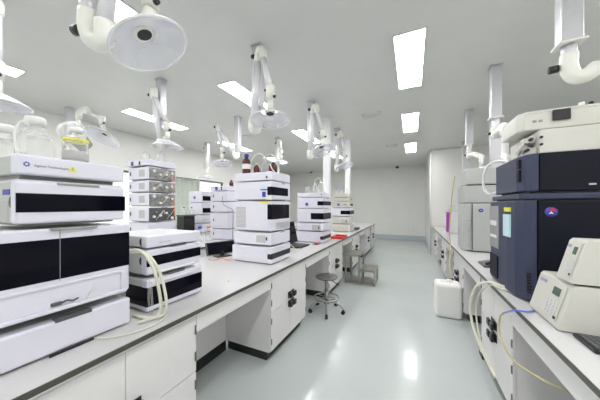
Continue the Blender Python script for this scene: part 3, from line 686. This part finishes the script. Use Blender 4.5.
# ------------------------------------------------------------ stool
sx, sy = -1.075, 3.17
t_ = thing('round_stool', (sx,sy,0), 'round grey swivel stool on castors before the knee space', 'stool'); t_.scale = (1,1,.84)
MB().lathe([(.0005,.555),(.145,.555),(.155,.565),(.155,.580),(.145,.590),(.0005,.592)]).build('seat', M['seat'], t_)
MB().cyl((0,0,.52),(0,0,.556),.05).cyl((0,0,.33),(0,0,.53),.022).cyl((0,0,.15),(0,0,.36),.030).build('gas_column', M['steel'], t_)
MB().tube([(0,0,.535),(.10,-.03,.525),(.14,-.03,.50),(.17,.02,.46)],.006,8).build('height_lever', M['black'], t_)
rg = [(.17*math.cos(2*PI*k/30),.17*math.sin(2*PI*k/30),.235) for k in range(31)]
fr = MB().tube(rg,.011,10,sm=False)
for k in range(5):
    a = 2*PI*k/5+.3; fr.cyl((0,0,.235),(.17*math.cos(a),.17*math.sin(a),.235),.007,n=8)
fr.build('foot_ring', M['steel'], t_)
MB().cyl((0,0,.13),(0,0,.18),.04).build('hub', M['steel'], t_)
for k in range(5):
    a = 2*PI*k/5-1.25; c, s = math.cos(a), math.sin(a)
    l = MB().tube([(.02*c,.02*s,.16),(.12*c,.12*s,.165),(.2*c,.2*s,.13),(.235*c,.235*s,.07)],.013,10).build('leg', M['steel'], t_)
    MB().cyl((.235*c-.018*s,.235*s+.018*c,.0275),(.235*c+.018*s,.235*s-.018*c,.0275),.0275).box((.235*c-.014,.235*s-.014,.04),(.235*c+.014,.235*s+.014,.075),.006).build('castor', M['black'], l)

# step stool
t_ = thing('step_stool', (-1.16,4.5,0), 'two-step grey metal stool beside the left bench', 'step stool')
X0, X1, X2, D = 0, .27, .56, .46
fr = MB(); q = .016
def bar(a, b):
    fr.box(tuple(min(u,v)-q for u,v in zip(a,b)), tuple(max(u,v)+q for u,v in zip(a,b)), .004)
for y in (q, D-q):
    bar((X0+q,y,q),(X0+q,y,.54)); bar((X1,y,q),(X1,y,.54)); bar((X2-q,y,q),(X2-q,y,.27)); bar((X0+q,y,q),(X2-q,y,q)); bar((X0+q,y,.53),(X1,y,.53)); bar((X1,y,.265),(X2-q,y,.265))
for x, z in ((X0+q,.53),(X1,.53),(X2-q,.265),(X1,.265),(X0+q,q),(X2-q,q)): bar((x,q,z),(x,D-q,z))
fr.build('frame', M['stepm'], t_)
MB().box((X0,0,.546),(X1+q,D,.56),.003).build('top_step', M['stepm'], t_)
lw = MB()
for k in range(6): lw.box((X1+q+.002+k*.045,0,.281),(X1+q+.036+k*.045,D,.294),.002)
lw.build('lower_step', M['stepm'], t_)
MB().box((X0+.04,.05,.0325),(X2-.04,D-.05,.04),.002).build('base_plate', M['steel'], t_)

# ------------------------------------------------------------ canister
t_ = thing('plastic_canister', (.44,3.76,0), 'large translucent white canister on the floor by the right bench', 'canister')
MB().box((-.155,-.14,0),(.155,.14,.445),.045,5).build('body', M['poly'], t_)
MB().cyl((.03,.06,.44),(.03,.06,.462),.035).build('cap', M['white'], t_)
MB().tube([(-.09,-.02,.44),(-.07,-.02,.455),(0,-.02,.458),(.07,-.02,.44)],.008,8).build('handle', M['poly'], t_)
o = MB().tube([(.585,4.18,1.92),(.575,4.25,1.80),(.56,4.32,1.55),(.55,4.40,1.25),(.545,4.42,1.0),(.55,4.36,.87),(.535,4.2,.78),(.50,4.05,.66),(.475,3.85,.55),(.47,3.82,.468)],.009,10).build('waste_tube', M['ytube']); tag(o,'yellowed tube running from the grey instrument down into the white canister','tube')

# ------------------------------------------------------------ grey mass spectrometer on the right bench
t_ = thing('grey_analyser', (.65,3.9,BT), 'tall warm grey analyser with round blue logo, behind the navy instrument', 'instrument')
MB().box((.10,0,.012),(1.0,.5,.655),.012).build('main_cabinet', M['msgrey'], t_)
MB().box((0,.02,.012),(.097,.48,.655),.012).build('front_column', M['msgrey'], t_)
MB().box((-.0,.03,.663),(1.0,.5,.90),.012).build('middle_unit', M['msgrey'], t_)
MB().box((.03,.02,.912),(1.0,.5,1.135),.02,3).build('top_unit', M['msgrey'], t_)
MB().box((.03,.05,.652),(.95,.45,.666)).box((.05,.05,.897),(.95,.45,.914)).build('dark_gap', M['black'], t_)
MB().box((.095,.01,.03),(.102,.04,.64)).build('column_seam', M['darkgrey'], t_)
MB().box((.03,.0,.42),(.095,.02,.424)).box((.03,.0,.28),(.095,.02,.284)).build('seam', M['midgrey'], t_)
MB().lathe([(.0001,.002),(.026,.002),(.026,0),(.0001,0)], mtx=Matrix.Rotation(PI/2,4,'X')).build('round_logo', M['sticker'], t_).location = (.19,-.0005,.56)
MB().box((.05,.05,0),(.93,.46,.013)).build('foot_rail', M['black'], t_)
text('A', .022, (.183,-.0035,.552), (PI/2,0,0), M['white'], t_, 'logo_letter')
MB().cyl((.265,.24,1.13),(.265,.24,1.17),.05).build('exhaust_port', M['white'], t_)

# navy mass spectrometer
t_ = thing('navy_analyser', (.62,2.0,BT), 'big navy blue mass analyser with round logo on the right bench', 'instrument')
lowp = [(.115,.0),(.02,.08),(-.005,.35),(.0,.60),(1.05,.60),(1.05,0)]
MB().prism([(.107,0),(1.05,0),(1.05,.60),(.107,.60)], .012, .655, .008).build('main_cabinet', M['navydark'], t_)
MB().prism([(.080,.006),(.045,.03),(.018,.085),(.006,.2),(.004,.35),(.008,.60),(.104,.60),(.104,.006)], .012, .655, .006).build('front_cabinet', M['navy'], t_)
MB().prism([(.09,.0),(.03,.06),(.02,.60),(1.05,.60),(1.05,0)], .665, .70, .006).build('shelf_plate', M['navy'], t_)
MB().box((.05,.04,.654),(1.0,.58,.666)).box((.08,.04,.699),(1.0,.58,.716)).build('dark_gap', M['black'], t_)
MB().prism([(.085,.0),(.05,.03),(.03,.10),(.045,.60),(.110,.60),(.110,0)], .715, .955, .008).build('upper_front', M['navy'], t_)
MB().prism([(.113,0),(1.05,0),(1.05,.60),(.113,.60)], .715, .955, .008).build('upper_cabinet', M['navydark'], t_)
MB().box((.12,.04,0),(1.0,.56,.014)).build('foot_rail', M['black'], t_)
lg = MB().lathe([(.0001,.003),(.031,.003),(.031,0),(.0001,0)], mtx=Matrix.Rotation(PI/2,4,'X'))
lo_ = lg.build('round_logo', M['sticker'], t_); lo_.location = (.165,-.0005,.583); lo_.scale = (1,1,1)
mk = MB().prism([(-.008,.006),(.024,.004),(.020,.018),(.002,.025)], -.004, -.001, axis='y').build('logo_red', M['red'], lo_)
mk = MB().prism([(-.014,-.014),(-.002,-.010),(.012,-.014),(.0,.004)], -.0045, -.001, axis='y').build('logo_arrow', M['white'], lo_)
# front details: silver panel, slots, paper label
fy = Matrix.Translation((0,0,0))
MB().box((-.002,.36,.28),(.006,.58,.62),.003).build('silver_panel', M['midgrey'], t_)
MB().box((-.004,.40,.36),(.0,.56,.385),.002).box((-.004,.40,.46),(.0,.56,.50),.002).build('slot_trim', M['white'], t_)
MB().box((-.004,.38,.04),(.006,.57,.22),.003).build('lower_grille', M['navydark'], t_)
MB().box((.0,.14,.40),(.0175,.26,.56),.001).build('instruction_label', M['cyan'], t_)
MB().box((.0,.14,.58),(.0175,.24,.61),.001).build('warning_label', M['yellow'], t_)
v_ = MB()
for k in range(7): v_.box((.055,.0065,.06+k*.02),(.075,.03,.068+k*.02))
v_.build('vent_slot', M['black'], t_)
v_ = MB().box((.028,.06,.78),(.06,.10,.86),.003).box((.028,.06,.87),(.06,.10,.93),.003)
v_.build('grip_recess', M['navydark'], t_)
MB().box((.33,-.004,.745),(.36,0,.755)).build('badge', M['alu'], t_)
MB().cyl((.115,.56,.95),(.115,.56,.958),.036).build('exhaust_port', M['navydark'], t_)

t_ = thing('cream_instrument', (.74,2.02,BT+.956), 'long cream box lying on the navy instrument, lower of the two cream boxes', 'instrument', 'cream boxes on the navy instrument')
MB().box((.0,0,0),(.85,.5,.15),.006).build('body', M['beige2'], t_)
MB().cyl((.005,-.0,.055),(.005,-.012,.055),.008,n=10).cyl((.005,0,.10),(.005,-.012,.10),.008,n=10).build('screw', M['black'], t_)
v_ = MB().cyl((-.035,.10,.02),(-.035,.10,.10),.018).cyl((-.07,.13,.02),(-.05,.12,.07),.014).box((-.06,.05,.08),(-.003,.12,.115),.004).box((-.05,.03,.0),(-.003,.07,.05),.004)
v_.build('valve_block', M['beige'], t_)
for x_, z_ in ((-.03,.10),(-.03,.055),(-.05,.03)): MB().cyl((x_,.06,z_),(x_,.025,z_),.011,n=10).build('valve_knob', M['black'], t_)
MB().tube([(-.07,.12,.012),(-.075,.09,.05),(-.05,.06,.09),(-.02,.05,.12)],.006,8).build('valve_tube', M['white'], t_)
t_ = thing('cream_instrument', (.655,2.08,BT+1.106+.004), 'cream box with a black display on its side, upper of the two cream boxes', 'instrument', 'cream boxes on the navy instrument')
MB().prism([(0,.05),(.03,0),(1.0,0),(1.0,.33),(0,.33)], .012, .122, .008).build('body', M['beige2'], t_)
MB().prism([(.01,.055),(.045,.006),(.99,.006),(.99,.32),(.01,.32)], .123, .140, .004).build('lid', M['beige2'], t_)
MB().box((.13,.03,0),(.9,.31,.0125)).build('foot_plate', M['darkgrey'], t_)
MB().box((.165,-.016,.058),(.25,-.001,.126),.006).build('display', M['black'], t_)
MB().box((.07,-.002,.06),(.09,.001,.075)).box((.10,-.002,.06),(.12,.001,.075)).build('button', M['midgrey'], t_)
t_ = thing('hose_fitting', (1.02,2.22,BT+1.25), 'small cream hose fitting with black knob on the upper cream box', 'fitting')
MB().box((-.03,-.02,0),(.03,.02,.03),.006).cyl((.0,0,.02),(.0,0,.055),.014).build('body', M['cream'], t_)
MB().sphere((.045,0,.045),.013).cyl((.02,0,.02),(.045,0,.045),.006,n=8).build('knob', M['black'], t_)

o = MB().tube([(.70,2.60,1.60),(.63,2.66,1.58),(.60,2.70,1.66),(.61,2.68,1.80),(.66,2.63,1.86),(.70,2.52,1.845),(.72,2.46,1.815)],.010,10).build('vent_hose', M['white']); tag(o,'white hose looping at the left of the navy instrument','hose')

# beige controllers
def controller(x, y0, y1, z0, z1, label, slope, depth=.5, rz=0):
    W = y1-y0; H = z1-z0
    t_ = thing('beige_controller', (x,y0,BT+z0), label, 'instrument', 'two stacked beige controllers', rz)
    b = .045
    pr = [(0,.008),(0,.02),(slope,H-.012),(slope+.012,H),(depth,H),(depth,.008)]
    MB().prism(pr, 0, W, .003, axis='y').build('casing', M['beige2'], t_)
    MB().box((.02,.02,0),(depth-.03,W-.02,.009)).build('foot_plate', M['black'], t_)
    ang = math.atan2(slope, H-.032)
    mm = Matrix.Translation((0,0,.02))@Matrix.Rotation(ang,4,'Y')
    Ls = math.hypot(slope, H-.032)
    MB().box((-.006,W*.10,Ls*.08),(-.0008,W*.56,Ls*.97),.003,mtx=mm).build('front_panel', M['beige2'], t_)
    MB().box((-.0085,W*.20,Ls*.66),(-.0062,W*.40,Ls*.86),mtx=mm).build('display', M['lcd'], t_)
    kb = MB()
    for i in range(4):
        for j in range(4): kb.box((-.0082,W*(.16+j*.09),Ls*(.16+i*.10)),(-.0062,W*(.22+j*.09),Ls*(.22+i*.10)),mtx=mm)
    kb.build('keypad', M['instside'], t_)
    MB().box((-.0095,W*.12,Ls*.12),(-.0062,W*.17,Ls*.18),mtx=mm).build('switch', M['black'], t_)
    MB().box((-.004,W*.70,Ls*.82),(-.0008,W*.9,Ls*.9),mtx=mm).build('nameplate', M['lav'], t_)
    return t_
controller(.655,1.60,1.92,.0,.232,'lower beige controller box with sloping front panel and small screen',.052)
controller(.700,1.60,1.73,.235,.455,'upper beige controller box with sloping front panel, stacked on the other one',.05)
t_ = thing('computer_keyboard', (.695,1.425,BT), 'black computer keyboard at the right edge, below the beige controllers', 'keyboard')
MB().box((0,0,0),(.42,.155,.018),.004).build('body', M['black'], t_)
ky = MB()
for i in range(20):
    for j in range(6): ky.box((.012+i*.0202,.010+j*.023,.018),(.028+i*.0202,.029+j*.023,.023))
ky.build('keys', M['darkgrey'], t_)
t_ = thing('desk_phone', (.66,2.96,BT), 'small black desk phone on the right worktop before the grey analyser', 'phone')
MB().prism([(0,0),(.0,.015),(.16,.055),(.17,.055),(.17,0)], 0, .24, .003, axis='y').build('base', M['darkgrey'], t_)
MB().tube([(.02,.03,.03),(.08,.03,.06),(.15,.03,.065)],.014,8).build('handset', M['black'], t_)
t_ = thing('purple_rack', (.72,6.35,BT), 'white rack with a purple band far along the right bench', 'rack')
MB().box((0,0,0),(.22,.03,.50),.003).box((.0,.25,0),(.22,.28,.5),.003).box((0,0,.0),(.22,.28,.015)).box((0,0,.16),(.22,.28,.17)).box((0,0,.33),(.22,.28,.34)).box((0,0,.485),(.22,.28,.5)).build('frame', M['white'], t_)
MB().box((.0,-.006,.03),(.075,-.0005,.48)).build('purple_band', M['purple'], t_)
bottle(.83,6.5,BT+.50,.05,.18,'clear bottle with white cap standing on the purple-banded rack')

# tubes right side
o = MB().tube([(.66,2.22,.864),(.60,2.27,.870),(.545,2.33,.868),(.49,2.42,.80),(.465,2.50,.64),(.47,2.48,.48),(.50,2.36,.35),(.53,2.22,.27),(.55,2.16,.23)],.0105,12).build('drain_hose', M['tube']); tag(o,'thick cream hose looping from under the navy instrument down to the floor','hose')
o = MB().tube([(.66,2.19,.857),(.60,2.22,.862),(.55,2.30,.855),(.51,2.42,.74),(.495,2.46,.58),(.505,2.36,.38),(.54,2.22,.28),(.56,2.14,.22)],.006,8).build('drain_hose', M['tube']); tag(o,'thin cream hose beside the thick looping hose below the navy instrument','hose')
t_ = thing('purge_line', (0,0,0), 'thin tube, blue at the top then yellowed, hanging over the right bench edge', 'tube')
MB().tube([(.648,1.84,.857),(.60,1.805,.858),(.568,1.80,.860),(.550,1.84,.84),(.545,1.965,.776)],.005,8).build('blue_section', M['sticker'], t_).data.materials[0] = mat('blue_tubing', (.22,.26,.85), .35)
MB().tube([(.545,1.965,.776),(.55,2.06,.71),(.55,2.08,.62),(.55,2.02,.56),(.555,1.83,.545),(.62,1.62,.58),(.66,1.56,.597),(.74,1.55,.57)],.006,8).build('yellowed_section', M['ytube'], t_)
t_ = thing('collection_bottle', (.78,1.58,0), 'clear collecting bottle on the floor in the near knee space of the right bench', 'bottle')
MB().lathe([(.0005,0),(.115,0),(.12,.02),(.12,.43),(.09,.50),(.045,.52),(.045,.54)]).build('body', M['glass'], t_)
MB().lathe([(.0005,.53),(.052,.53),(.052,.56),(.0005,.562)]).build('cap', M['cream'], t_)
t_ = thing('floor_box', (.66,2.86,0), 'small black box with cable on the floor beside the plastic canister', 'box')
MB().box((-.05,-.06,0),(.05,.06,.16),.006).build('body', M['black'], t_); MB().box((-.052,-.03,.05),(-.05,.03,.10)).build('panel', M['white'], t_)

# ------------------------------------------------------------ camera, world, view
cam = bpy.data.cameras.new('camera'); co = bpy.data.objects.new('camera', cam); COL.objects.link(co)
co.location = (0, 0, EYE); co.rotation_euler = (PI/2, 0, math.radians(25.1))
cam.sensor_width = 36; cam.lens = 36*238/600; cam.shift_y = 6/600; cam.clip_start = .02
S.camera = co
w = bpy.data.worlds.new('world'); S.world = w; w.use_nodes = True
w.node_tree.nodes['Background'].inputs[0].default_value = (.9,.95,1,1); w.node_tree.nodes['Background'].inputs[1].default_value = .3
S.view_settings.view_transform = 'Standard'; S.view_settings.look = 'None'; S.view_settings.gamma = 1; S.view_settings.use_curve_mapping = False
S.view_settings.exposure = 0.90
